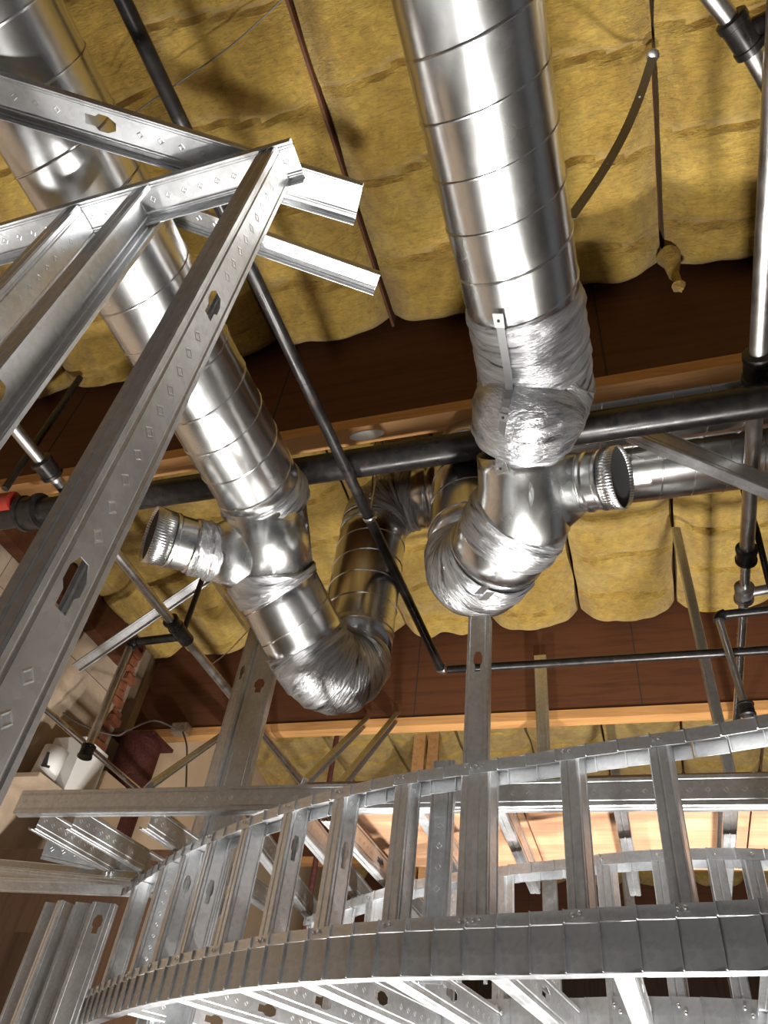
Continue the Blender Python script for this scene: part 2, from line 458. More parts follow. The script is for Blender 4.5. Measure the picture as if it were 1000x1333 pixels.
def tape_sleeve(par, path, rad, seg=72, amp=.004, sub=9, seed=0.0, name='foil_tape'):
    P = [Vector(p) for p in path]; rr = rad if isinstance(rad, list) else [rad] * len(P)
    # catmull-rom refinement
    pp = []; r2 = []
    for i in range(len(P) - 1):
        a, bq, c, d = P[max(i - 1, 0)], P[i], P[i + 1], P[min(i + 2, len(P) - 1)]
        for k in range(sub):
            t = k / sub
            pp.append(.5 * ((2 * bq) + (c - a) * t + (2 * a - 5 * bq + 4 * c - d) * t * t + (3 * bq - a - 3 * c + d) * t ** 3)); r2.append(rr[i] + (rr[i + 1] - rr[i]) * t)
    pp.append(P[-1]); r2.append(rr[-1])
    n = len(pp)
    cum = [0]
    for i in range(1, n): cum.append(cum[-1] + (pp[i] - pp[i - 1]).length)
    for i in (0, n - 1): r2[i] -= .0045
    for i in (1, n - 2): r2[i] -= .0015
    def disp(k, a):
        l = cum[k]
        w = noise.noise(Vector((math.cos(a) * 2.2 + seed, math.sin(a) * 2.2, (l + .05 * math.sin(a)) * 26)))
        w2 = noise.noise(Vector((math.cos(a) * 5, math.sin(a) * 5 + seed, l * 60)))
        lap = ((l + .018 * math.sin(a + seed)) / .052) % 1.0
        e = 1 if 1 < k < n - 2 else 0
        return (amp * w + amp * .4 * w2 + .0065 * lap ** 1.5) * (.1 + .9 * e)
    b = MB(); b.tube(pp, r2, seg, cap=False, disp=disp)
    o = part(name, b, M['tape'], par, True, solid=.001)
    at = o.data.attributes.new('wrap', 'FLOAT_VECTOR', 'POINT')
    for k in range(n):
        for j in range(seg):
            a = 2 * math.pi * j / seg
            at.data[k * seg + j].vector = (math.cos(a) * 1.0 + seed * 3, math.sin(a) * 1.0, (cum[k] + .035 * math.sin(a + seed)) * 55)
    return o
def catmull3(P, sub):
    out = []
    for i in range(len(P) - 1):
        a, bq, c, d = P[max(i - 1, 0)], P[i], P[i + 1], P[min(i + 2, len(P) - 1)]
        for k in range(sub):
            t = k / sub
            out.append(.5 * ((2 * bq) + (c - a) * t + (2 * a - 5 * bq + 4 * c - d) * t * t + (3 * bq - a - 3 * c + d) * t ** 3))
    out.append(P[-1]); return out
def cap_fitting(par, c, d, r, length, name='end_cap'):
    """collar with beads, then a crimped cap with a recessed dark disc; c = start, d = outward axis"""
    c, d = Vector(c), Vector(d).normalized()
    b = MB()
    prof = [(0, r), (.012, r), (.018, r + .005), (.026, r + .005), (.032, r), (length * .55, r), (length * .55 + .006, r + .005), (length * .55 + .014, r + .005), (length * .55 + .02, r)]
    b.tube([c + d * t for t, _ in prof], [q for _, q in prof], 56, cap=False)
    part('collar', b, M['fitting'], par, True, solid=.001)
    s = c + d * (length * .55 + .02)
    b = MB(); L2 = length * .45
    b.tube([s, s + d * L2 * .5, s + d * L2], [r + .003, r + .004, r + .005], 256, cap=False, disp=lambda k, a: .0011 * math.sin(a * 64) if k else 0)
    cp = part(name, b, M['fitting'], par, True, solid=.001)
    b = MB(); b.tube([s + d * (L2 - .012), s + d * (L2 - .010)], r - .001, 56)
    part('cap_disc', b, M['darkhole'], cp, base=par_origin(par))
def arc(p, d0, d1, rad, n=10):
    """points along an elbow leaving p in direction d0 and ending in direction d1"""
    d0, d1 = Vector(d0).normalized(), Vector(d1).normalized()
    ang = d0.angle(d1); ax = d0.cross(d1).normalized()
    cen = Vector(p) + (ax.cross(d0)) * rad
    out = []
    for k in range(n + 1):
        out.append(cen + Matrix.Rotation(ang * k / n, 3, ax) @ (Vector(p) - cen))
    return out

# ---- middle duct
MZ = 1.84; MX = -.136
md = root('spiral_duct', (MX, 1.0, 1.4), 'large bright spiral duct with long silver taped elbow and capped side branch', 'duct', 'spiral ducts')
spiral(md, (MX, -1.6, MZ), (MX, 1.10, MZ), phase=1.9, pitch=.130)
W0 = dep(676, 588, 2.20); W1 = dep(682, 664, 2.24); E0 = dep(661, 697, 2.31); E1 = dep(635, 731, 2.42)
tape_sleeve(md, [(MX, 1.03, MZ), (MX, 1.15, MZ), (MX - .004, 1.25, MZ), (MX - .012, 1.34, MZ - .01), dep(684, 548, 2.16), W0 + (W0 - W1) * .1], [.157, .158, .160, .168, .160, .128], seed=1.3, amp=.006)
# lengthwise strip of drawn tape with tabs
ctr = [Vector((MX, 1.0, MZ)), Vector((MX, 1.15, MZ)), Vector((MX - .004, 1.25, MZ)), Vector((MX - .012, 1.34, MZ - .01)), dep(684, 548, 2.16), W0.copy(), W0.lerp(W1, .12)]
rds = [.156, .165, .166, .174, .166, .134, .131]
odir = (-fwd * .86 - rt * .50).normalized()
strip = []
for k in range(len(ctr)):
    t_ = (ctr[min(k + 1, len(ctr) - 1)] - ctr[max(k - 1, 0)]).normalized()
    strip.append(ctr[k] + (odir - t_ * odir.dot(t_)).normalized() * (rds[k] + .008))
strip = catmull3(strip, 5)
b = MB()
for k in range(len(strip) - 1):
    t_ = (strip[k + 1] - strip[k]).normalized(); w = t_.cross(odir).normalized() * .011
    b.quad(strip[k] - w, strip[k] + w, strip[k + 1] + w, strip[k + 1] - w)
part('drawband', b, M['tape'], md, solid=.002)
for i, t in enumerate((.03, .30, .52, .70, .96)):
    k = int(t * (len(strip) - 1)); k = min(k, len(strip) - 2)
    t_ = (strip[k + 1] - strip[k]).normalized(); sx = t_.cross(odir).normalized(); nz = sx.cross(t_).normalized()
    if nz.dot(odir) < 0: nz = -nz
    p = strip[k] + nz * .003
    b = MB(); b.box(p, .028, .040 if i in (0, 4) else .022, .002, (sx, t_, nz)); cl = part('clip', b, M['galv'], md)
    b = MB(); b.tube([p, p + nz * .003], .004, 8); part('rivet', b, M['darkhole'], cl, base=par_origin(md))
# wye body
b = MB(); ax = (W1 - W0)
pth = [W0.lerp(W1, t) for t in (0, .25, .5, .75)] + [W1.lerp(E0, .12), W1.lerp(E0, .6), E0]
b.tube(pth, [.126, .127, .130, .138, .150, .152, .152], 64, cap=False)
wy = part('wye_body', b, M['fitting'], md, True, solid=.0012)
# branch cone to the capped collar (towards +X)
bd = Vector((.93, -.25, -.25)).normalized()
c1 = dep(759, 628, 2.20)
c0 = W0.lerp(W1, .80)
b = MB(); seg = 48
ux = Vector((0, 0, 1)); vy = bd.cross(ux).normalized(); ux = vy.cross(bd).normalized()
axis = (W1 - W0).normalized(); perp = axis.cross(bd).normalized()
ring0 = []; ring1 = []
for j in range(seg):
    a = 2 * math.pi * j / seg
    ring0.append(c0 + bd * .075 + axis * (.155 * math.cos(a)) + perp * (.118 * math.sin(a)))
    ring1.append(c1 + axis * (.087 * math.cos(a)) + perp * (.087 * math.sin(a)) - bd * (axis.dot(bd) * .087 * math.cos(a)))
i0 = len(b.v); b.v += ring0 + ring1
for j in range(seg): b.f.append((i0 + j, i0 + (j + 1) % seg, i0 + seg + (j + 1) % seg, i0 + seg + j))
part('branch_cone', b, M['fitting'], md, True, solid=.0012)
cap_fitting(md, c1 - bd * .004, bd, .087, .105)
# lower leg
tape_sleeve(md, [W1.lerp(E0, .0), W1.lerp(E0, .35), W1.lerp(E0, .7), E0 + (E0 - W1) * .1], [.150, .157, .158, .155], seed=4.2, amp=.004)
d4 = (E1 - E0).normalized()
spiral(md, W1.lerp(E0, .6), E1, pitch=.085, phase=.5)
el = arc(E1, d4, (0, 0, 1), .170, 12)
b = MB(); b.tube(el, RD + .002, 64, cap=False); eb_ = part('elbow', b, M['fitting'], md, True, solid=.0012)
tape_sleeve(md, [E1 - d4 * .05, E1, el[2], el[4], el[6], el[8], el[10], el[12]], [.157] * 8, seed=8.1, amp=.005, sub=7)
for p in (dep(628, 768, 2.235), dep(634, 776, 2.25)):
    b = MB(); b.box(p, .026, .034, .003, (rt, (up * .7 + rt * .7).normalized(), fwd)); part('clip', b, M['zinc'], md)
RX, RY = el[-1].x, el[-1].y
top2 = 2.26
spiral(md, el[-1], (RX, RY, top2), pitch=.13, phase=0)
Y2 = RY
e2 = arc((RX, RY, top2), (0, 0, 1), (1, 0, 0), .17, 10)
b = MB(); b.tube(e2, RD + .002, 64, cap=False); part('elbow', b, M['fitting'], md, True, solid=.0012)
spiral(md, e2[-1], (3.2, RY, e2[-1].z), pitch=.13, phase=.4, flip=-1)
MID_TOP = e2[-1]

# ---- left duct
ld = root('spiral_duct', (-1.163, 1.5, 1.3), 'spiral duct seen behind the steel stud wall, short capped branch on its side', 'duct', 'spiral ducts')
LX, LZ = -1.163, 1.855
l1 = Vector((LX - .005, 1.62, LZ - .005)); l2 = dep(355, 752, 2.72); l3 = dep(404, 846, 2.76)
spiral(ld, (LX, -1.6, LZ), l1, pitch=.130, phase=2.4)
tape_sleeve(ld, [l1 - Vector((0, .05, 0)), l1, l1 + Vector((0, .05, -.008))], [.155, .162, .157], seed=2.0)
b = MB(); b.tube([l1, l1.lerp(l2, .5), l2], [.150, .152, .152], 64, cap=False); part('wye_body', b, M['fitting'], ld, True, solid=.0012)
tape_sleeve(ld, [l2 - (l2 - l1) * .12, l2, l2.lerp(l3, .16)], [.156, .163, .157], seed=3.0)
spiral(ld, l2, l3, pitch=.130, phase=.3)
c0 = l1.lerp(l2, .8)
c1 = dep(268, 716, 2.62); c2 = dep(209, 699, 2.55)
bd2 = (c2 - c1).normalized()
axis = (l2 - l1).normalized(); perp = axis.cross(bd2).normalized()
b = MB(); ring0 = []; ring1 = []
q1 = bd2.cross(perp).normalized()
if q1.dot(axis) < 0: q1 = -q1
for j in range(seg):
    a = 2 * math.pi * j / seg
    ring0.append(c0 + bd2 * .07 + axis * (.165 * math.cos(a)) + perp * (.125 * math.sin(a)))
    ring1.append(c1 + q1 * (.094 * math.cos(a)) + perp * (.094 * math.sin(a)))
b.v += ring0 + ring1
for j in range(seg): b.f.append((j, (j + 1) % seg, seg + (j + 1) % seg, seg + j))
part('branch_cone', b, M['fitting'], ld, True, solid=.0012)
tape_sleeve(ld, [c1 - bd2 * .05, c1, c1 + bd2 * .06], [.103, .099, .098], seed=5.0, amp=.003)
cap_fitting(ld, c1 + bd2 * .03, bd2, .094, (c2 - c1).length - .01)
d5 = (l3 - l2).normalized()
el = arc(l3, d5, (0, .05, 1), .165, 12)
b = MB(); b.tube(el, RD + .002, 64, cap=False); part('elbow', b, M['fitting'], ld, True, solid=.0012)
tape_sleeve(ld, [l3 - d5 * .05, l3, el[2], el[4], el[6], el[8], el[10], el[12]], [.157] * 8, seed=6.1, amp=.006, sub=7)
lr = el[-1]
spiral(ld, lr, (lr.x, lr.y, 2.34), pitch=.12, phase=1)
e3 = arc((lr.x, lr.y, 2.34), (0, 0, 1), (1, 0, 0), .17, 10)
b = MB(); b.tube(e3, RD + .002, 64, cap=False); part('elbow', b, M['fitting'], ld, True, solid=.0012)
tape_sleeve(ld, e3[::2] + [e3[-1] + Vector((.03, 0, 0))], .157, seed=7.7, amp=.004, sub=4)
spiral(ld, e3[-1], (3.2, e3[-1].y, e3[-1].z), pitch=.13, phase=.4, flip=-1)
b = MB(); b.tube([e3[-1] + Vector((.10, 0, 0)), e3[-1] + Vector((.15, 0, 0))], RD + .003, 64, cap=False); part('coupling_band', b, M['zinc'], ld, True, solid=.001)

# ---- perforated hanger strap from the ceiling to the middle duct
s0 = onz(850, 72, 3.02); s3 = onz(742, 285, 1.93)
b = MB(); NN = 24
ctl = [s0, onz(822, 175, 2.62), onz(785, 225, 2.28), s3]
def bez(c, t):
    a = [c[i].lerp(c[i + 1], t) for i in range(3)]; a = [a[i].lerp(a[i + 1], t) for i in range(2)]; return a[0].lerp(a[1], t)
pt = [bez(ctl, k / NN) for k in range(NN + 1)]
for k in range(NN):
    w0 = Vector((1, .3, .2)).normalized() * .016 if k < 99 else 0
    b.quad(pt[k] - w0, pt[k] + w0, pt[k + 1] + w0, pt[k + 1] - w0)
hs = root('hanger_strap', s3, 'thin twisted steel hanger strap from the ceiling batts to the big duct', 'strap')
part('strap', b, M['dull'], hs, solid=.0012)
b = MB(); b.tube([s0 + Vector((0, 0, -.012)), s0 + Vector((0, 0, -.006)), s0], [.010, .022, .022], 12); part('washer', b, M['zinc'], hs, True)
for k in (5, 15, 18):
    b = MB(); b.tube([pt[k] - fwd * .003, pt[k] + fwd * .003], .0035, 8); part('hole', b, M['white'], hs)

# ================================================================== PIPES
def pipe(name, label, pts, r, mt, group=None, seg=24, cat='pipe'):
    o = root(name, min(pts, key=lambda v: Vector(v).z), label, cat, group)
    b = MB(); b.tube(pts, r, seg); part('tube', b, M[mt], o, True)
    return o
def coupling(par, p, d, r, L, mt='black', name='coupling'):
    p, d = Vector(p), Vector(d).normalized(); b = MB()
    b.tube([p - d * L / 2, p - d * (L / 2 - .004), p - d * (L * .3), p - d * (L * .28), p + d * (L * .28), p + d * (L * .3), p + d * (L / 2 - .004), p + d * L / 2],
           [r * .9, r * 1.1, r * 1.1, r, r, r * 1.1, r * 1.1, r * .9], 20)
    return part(name, b, M[mt], par, True)
PY, PZ = 1.74, 2.10
mp = pipe('main_pipe', 'thick black steel sprinkler main crossing under the timber beam', [(-3.0, PY, PZ), (-1, PY, PZ), (1, PY, PZ), (3.5, PY, PZ)], .057, 'black')
coupling(mp, (-2.42, PY, PZ), (1, 0, 0), .075, .11)
b = MB(); b.tube([(-2.58, PY - .05, PZ + .03), (-2.50, PY - .05, PZ + .03)], .05, 16); part('red_fitting', b, M['cpvc'], mp, True)
# oval anchor plate on the beam underside over the pipe
p = ony(482, 577, 1.80); p = Vector((p.x - .02, 1.795, BZ - .006))
ap = root('anchor_plate', p, 'pale oval steel anchor plate on the beam underside', 'plate')
b = MB(); NN = 24
ovo = [p + Vector((.075 * math.cos(2 * math.pi * k / NN), .024 * math.sin(2 * math.pi * k / NN), 0)) for k in range(NN)]
b.v += ovo + [v + Vector((0, 0, .006)) for v in ovo]
b.f.append(tuple(range(NN))[::-1]); b.f.append(tuple(range(NN, 2 * NN)))
for k in range(NN): b.f.append((k, (k + 1) % NN, NN + (k + 1) % NN, NN + k))
part('plate', b, M['white'], ap)
# branch line running along the ducts, elbow, and thin line across
BZ2 = 1.99
pa = onz(-20, -330, BZ2); pbk = onz(160, 0, BZ2); pc = onz(573, 868, BZ2)
bl = pipe('branch_pipe', 'slim black sprinkler pipe running beside the ducts down to an elbow', [Vector((pbk.x - (pc.x - pbk.x) * .5, pbk.y - (pc.y - pbk.y) * .5, BZ2)), pbk, pbk.lerp(pc, .5), pc], .021, 'black')
b = MB(); b.tube(arc(pc, pc - pbk, (1, 0, -.01), .022, 6), .027, 16); part('elbow_fitting', b, M['pipe'], bl, True)
pd = onz(575, 872, BZ2) + Vector((.03, .0, 0))
pe = onz(1000, 846, BZ2)
bx_ = pipe('cross_pipe', 'slim black pipe running level across below the second timber beam', [pd, pd.lerp(pe, .5), pe, pe + (pe - pd)], .020, 'black')
# ring hanger on the branch line
ph = onz(481, 672, BZ2); dd = (pc - pbk).normalized()
hg = root('ring_hanger', ph, 'small bright ring hanger clasping the slim black pipe', 'hanger')
b = MB(); b.tube([ph - dd * .010, ph + dd * .010], .027, 20, cap=False); part('ring', b, M['zinc'], hg, True, solid=.003)
b = MB(); b.tube([ph + Vector((-.03, 0, .02)), ph + Vector((-.05, 0, .022))], .008, 8); part('bolt', b, M['zinc'], hg, True)
b = MB(); b.tube([ph + Vector((0, 0, .027)), ph + Vector((0, 0, 1.0))], .0045, 8); part('rod', b, M['pipe'], hg, True)
# thin threaded rod with ring nut near the anchor plate
p0_ = ony(484, 646, 2.05); p1_ = ony(487, 600, 2.05)
tr = root('threaded_rod', p0_, 'thin bright threaded rod ending in a ring nut under black main', 'rod')
b = MB(); b.tube([p0_, p1_ + (p1_ - p0_) * 2], .004, 8); part('rod', b, M['zinc'], tr, True)
b = MB(); NN = 16; b.tube([p0_ + Vector((.012 * math.cos(2 * math.pi * k / NN), 0, .012 * math.sin(2 * math.pi * k / NN))) for k in range(NN + 1)], .004, 8); part('ring_nut', b, M['zinc'], tr, True)

# right hand galvanised line
RZ = 2.235; RXp = .252 * RZ
rp = pipe('sprinkler_line', 'grey galvanised pipe running above and across the black main', [(RXp, -.6, RZ), (RXp, .8, RZ), (RXp, 1.75, RZ), (RXp, 2.72, RZ)], .029, 'pipe')
b = MB(); b.tube([(RXp, 2.70, RZ), (RXp, 3.2, RZ), (RXp, 4.4, RZ)], .021, 20); part('reduced_tube', b, M['zinc'], rp, True)
pp_ = onz(986, 478, RZ); coupling(rp, (RXp, pp_.y, RZ), (0, 1, 0), .046, .12)
b = MB(); b.tube([(RXp, pp_.y + .02, RZ), (RXp + .08, pp_.y + .03, RZ - .02)], .045, 16); part('tee_outlet', b, M['black'], rp, True)
b = MB(); b.tube([(RXp + .06, pp_.y + .05, RZ - .03), (RXp + .10, pp_.y + .06, RZ - .04)], .03, 16); part('red_seal', b, M['cpvc'], rp, True)
pp_ = onz(972, 722, RZ); coupling(rp, (RXp, pp_.y, RZ), (0, 1, 0), .041, .09)
pp_ = onz(972, 772, RZ); coupling(rp, (RXp, pp_.y, RZ), (0, 1, 0), .039, .10, 'pipe', 'tee')
b = MB(); b.tube([(RXp, pp_.y, RZ), (RXp + .16, pp_.y, RZ + .02)], .022, 16); part('side_outlet', b, M['pipe'], rp, True)
# arm-over and drop under the line
a0 = onz(1010, 793, 2.15); a1 = onz(944, 800, 2.15); a2 = ony(975, 935, a1.y + .05)
ao = pipe('arm_over', 'dark elbowed arm-over pipe dropping beside the grey line', [a0 + Vector((.3, 0, 0)), a0, a1], .020, 'black')
b = MB(); b.tube(arc(a1, (-1, 0, 0), (.05, .05, -1), .03, 6), .026, 16); part('elbow_fitting', b, M['black'], ao, True)
b = MB(); b.tube([a1 + Vector((-.03, 0, -.03)), a2], .017, 16); part('drop_pipe', b, M['pipe'], ao, True)
coupling(ao, a1.lerp(a2, .92), a2 - a1, .030, .06)
h0 = onz(985, 690, 2.3); h1 = onz(1003, 765, 2.2)
pipe('hanger_rod', 'short black rod slanting beside the grey line couplings', [h0 + Vector((0, 0, .5)), h0, h1], .014, 'black', seg=12)
# line at the top right corner
t0 = onz(915, -20, 2.3); t1 = onz(965, 45, 2.3); t2 = onz(1010, 125, 2.3)
tp = pipe('upper_pipe', 'dark galvanised pipe with tee at the ceiling edge', [t0 + (t0 - t1), t0, t1, t2, t2 + (t2 - t1) * 2], .024, 'pipe')
coupling(tp, t1, t2 - t0, .036, .11)
b = MB(); b.tube([t1, t1 + Vector((.16, -.02, .03))], .027, 16); part('tee_outlet', b, M['black'], tp, True)

# left side galvanised line with cross fitting
GZ = 2.2
g0 = onz(50, 590, GZ); g1 = onz(232, 822, GZ); g2 = onz(300, 905, GZ)
gx = (g0.x + g1.x + g2.x) / 3
g0 = Vector((gx, .2, GZ)); g1 = Vector((gx, g1.y, GZ)); g2 = Vector((gx, g1.y + 2.6, GZ))
lp = pipe('sprinkler_line', 'grey galvanised pipe meeting a black cross fitting by the plaster wall', [g0, g1, g2], .026, 'pipe')
coupling(lp, g1 - Vector((0, .07, 0)), (0, 1, 0), .040, .08)
cr = MB(); cr.tube([g1 - Vector((0, .03, 0)), g1 + Vector((0, .09, 0))], .040, 16); part('cross_fitting', cr, M['black'], lp, True)
gp = onz(42, 612, GZ); coupling(lp, (gx, gp.y, GZ), (0, 1, 0), .045, .10)
q0 = g1 + Vector((-.04, .05, 0)); q1 = Vector((g1.x - .30, g1.y + .06, GZ))
b = MB(); b.tube([q0, q1], .024, 16); part('side_arm', b, M['black'], lp, True)
b = MB(); b.tube(arc(q1, (-1, 0, 0), (0, 0, -1), .04, 6), .03, 16); part('elbow_fitting', b, M['black'], lp, True)
q2 = q1 + Vector((-.04, 0, -.04)); q3 = q2 + Vector((0, 0, -.62))
b = MB(); b.tube([q2, q3], .022, 16); part('drop_pipe', b, M['pipe'], lp, True)
coupling(lp, q3, (0, 0, 1), .034, .07)
b = MB(); b.tube([g1 + Vector((0, .03, .02)), g1 + Vector((0, .03, .85))], .016, 12); part('hanger_rod', b, M['black'], lp, True)
# black rod hanging by the left stud wall
h = ony(85, 520, 1.60); h2 = ony(95, 640, 1.60)
pipe('hanger_rod', 'black hanger rod between the stud wall and the black main', [Vector((h.x, 1.6, 2.95)), Vector((h.x, 1.6, 2.12))], .016, 'black', seg=12)

# ================================================================== UPPER LEFT STUD WALL (close to the camera)
ZT = 1.62; WW = .0826
YW = .486
def vstud(label, x, y, z0, z1, n, group=None, **kw):
    return channel('steel_stud', label, (x, y, z0), (x, y, z1), n, group=group, **kw)
channel('steel_stud', 'nearest galvanised stud, its punched web facing the ducts, at end of stud wall', (-.530, YW + .006, -EYE), (-.564, YW - .006, ZT), (1, 0, 0), W=WW, F=.041,
      holes=[EYE + onx(105, 765, -.545).z, EYE + onx(276, 393, -.557).z], emb=(.046, EYE + .02, EYE + 1.56), emb_size=.0125)
vstud('galvanised stud turned open side out, second from the end of the stud wall', -.925, YW, -EYE, ZT, (-1, 0, 0), W=WW, F=.041, holes=[EYE + .9], emb=(.042, EYE + .05, EYE + 1.56), emb_size=.0095)
vstud('galvanised stud with embossed golden web, third from the end of stud wall', -1.075, YW, -EYE, ZT, (1, 0, 0), W=WW, F=.041, holes=[EYE + .5], emb=(.042, EYE + .05, EYE + 1.56), emb_size=.0095)
vstud('galvanised stud farthest from the end of the stud wall', -1.45, YW, -EYE, ZT, (1, 0, 0), W=WW, F=.041, emb=(.042, EYE + .05, EYE + 1.56), emb_size=.0095)
channel('top_track', 'level top track capping the near stud wall, embossed underside', (-2.3, YW - .008, ZT + .004), (-.53, YW - .008, ZT + .004), (0, 0, 1), W=WW + .004, F=.030, lip=0, emb=(.042, .02, 1.76), emb_side=-1, emb_size=.0095, cat='track')
zd = ZT + .045
a_ = onz(0, 120, zd); c_ = onz(468, 262, zd)
dv = (c_ - a_)
channel('top_track', 'slanting top track whose bright cut end sticks out past the near stud', a_ - dv * .5, c_, (0, 0, 1), W=.092, F=.028, lip=0, holes=[(dv * .5).length + dv.length * .27], emb=(.046, .02, 3), emb_side=-1, emb_size=.0095, cat='track')
zd = 2.08
a_ = onz(225, 272, zd); c_ = onz(492, 366, zd)
channel('brace_stud', 'olive tinted stud lying behind the slim black pipe near the ceiling', a_ - (c_ - a_) * .3, c_, (0, 0, 1), W=.070, F=.03, lip=0, emb=(.05, .02, 3), emb_side=-1, cat='stud')

# right hand stud running out of the photo, crossing over the grey line
a_ = onz(826, 564, 2.14); c_ = onz(1000, 636, 2.03)
dv = (c_ - a_).normalized(); nn_ = Vector((-dv.y, dv.x, 0)); nn_ = nn_ if nn_.y < 0 else -nn_
channel('steel_stud', 'slanted galvanised stud crossing in front of the grey line and cross ducts', a_ + Vector((0, 0, .045)), c_ + dv * .9 + Vector((0, 0, .045)), nn_, W=.092, F=.045, lip=.01)

# ================================================================== CURVED SOFFIT
def catmull(P, sub=24):
    out = []
    for i in range(len(P) - 1):
        a, bq, c, d = P[max(i - 1, 0)], P[i], P[i + 1], P[min(i + 2, len(P) - 1)]
        for k in range(sub):
            t = k / sub
            out.append(.5 * ((2 * bq) + (c - a) * t + (2 * a - 5 * bq + 4 * c - d) * t * t + (3 * bq - a - 3 * c + d) * t ** 3))
    out.append(P[-1]); return out
C1 = catmull([Vector((x, y, 0)) for x, y in ((.95, 1.33), (.55, 1.455), (.30, 1.525), (.13, 1.58), (-.06, 1.625), (-.23, 1.672), (-.41, 1.715), (-.63, 1.775), (-.85, 1.865), (-1.08, 1.985), (-1.43, 2.21), (-1.76, 2.475), (-2.06, 2.74))])
C2 = catmull([Vector((x, y, 0)) for x, y in ((1.1, 2.36), (.7, 2.30), (.311, 2.254), (.116, 2.25), (-.091, 2.285), (-.228, 2.335), (-.445, 2.40), (-.75, 2.53), (-1.05, 2.74), (-1.35, 3.0))])
def resample(C, step):
    out = [C[0]]; acc = 0
    for a, b2 in zip(C, C[1:]):
        L = (b2 - a).length
        while acc + L >= step:
            t = (step - acc) / L; a = a.lerp(b2, t); L = (b2 - a).length; out.append(a.copy()); acc = 0
        acc += L
    return out
def frame_at(C, p):
    k = min(range(len(C)), key=lambda i: (C[i].xy - Vector(p).xy).length)
    a, c = C[max(k - 1, 0)], C[min(k + 1, len(C) - 1)]
    t = (a - c).normalized()           # tangent towards +X
    n = Vector((t.y, -t.x, 0))         # towards the camera side (-Y)
    if n.y > 0: n = -n
    return C[k], t, n
SEG = .0735
_cache = {}
def plate(name, L, T, H, mt):
    key = (name, round(L, 4), T, H, mt)
    if key not in _cache:
        b = MB(); b.box((0, 0, 0), L, T, H)
        # rolled return along one end, where the next segment laps
        b.box((-L / 2 + .0012, -.003, 0), .0026, .007, H * .99)
        _cache[key] = b.mesh(name, M[mt])
    return _cache[key]
def slab(name, L, D, mt):
    key = (name, round(L, 4), D, mt)
    if key not in _cache:
        b = MB(); b.box((0, 0, 0), L, D, .0014); _cache[key] = b.mesh(name, M[mt])
    return _cache[key]
def flex(par, C, rows, mt='galv', seg=SEG):
    """rows: (name, kind 'v'/'h', z low, z high or depth start, depth end, offset)"""
    pts = resample(C, seg); po = par_origin(par)
    for name, kind, a, bq, off in rows:
        for p, q in zip(pts, pts[1:]):
            t = (p - q).normalized(); n = Vector((t.y, -t.x, 0)); n = n if n.y < 0 else -n
            ang = math.atan2(t.y, t.x)
            mid = (p + q) / 2
            if kind == 'v':
                L = (p - q).length * (1 - .0 * off)
                o = link(name, plate(name, seg * .985, .0014, bq - a, mt), par, mid - n * off + Vector((0, 0, (a + bq) / 2)) - po)
                o.rotation_euler = (0, 0, ang + .055)
            else:
                o = link(name, slab(name, seg * 1.0, bq, mt), par, mid - n * (off + bq / 2) + Vector((0, 0, a)) - po)
                o.rotation_euler = (random.uniform(-.02, .02), 0, ang)
ZRIM0, ZRIM1, ZF, ZTOP = .386, .472, .500, .848
WD = .070
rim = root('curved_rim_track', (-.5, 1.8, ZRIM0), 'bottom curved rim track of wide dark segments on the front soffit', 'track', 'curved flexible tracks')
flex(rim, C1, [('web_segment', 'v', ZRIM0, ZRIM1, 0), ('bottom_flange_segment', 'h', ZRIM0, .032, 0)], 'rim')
bt = root('curved_sole_track', (-.5, 1.8, ZRIM1), 'narrow curved sole track with screws sitting on the wide rim', 'track', 'curved flexible tracks')
flex(bt, C1, [('flange_segment', 'v', ZRIM1 + .003, ZF, .003), ('rear_flange_segment', 'v', ZRIM1 + .003, ZF, WD), ('web_segment', 'h', ZRIM1 + .003, WD, .003)])
tt = root('curved_head_track', (-.5, 1.8, ZTOP - .03), 'upper curved head track over the front soffit studs', 'track', 'curved flexible tracks')
flex(tt, C1, [('flange_segment', 'v', ZTOP - .030, ZTOP, .003), ('rear_flange_segment', 'v', ZTOP - .034, ZTOP, WD), ('web_segment', 'h', ZTOP, WD, .003)])
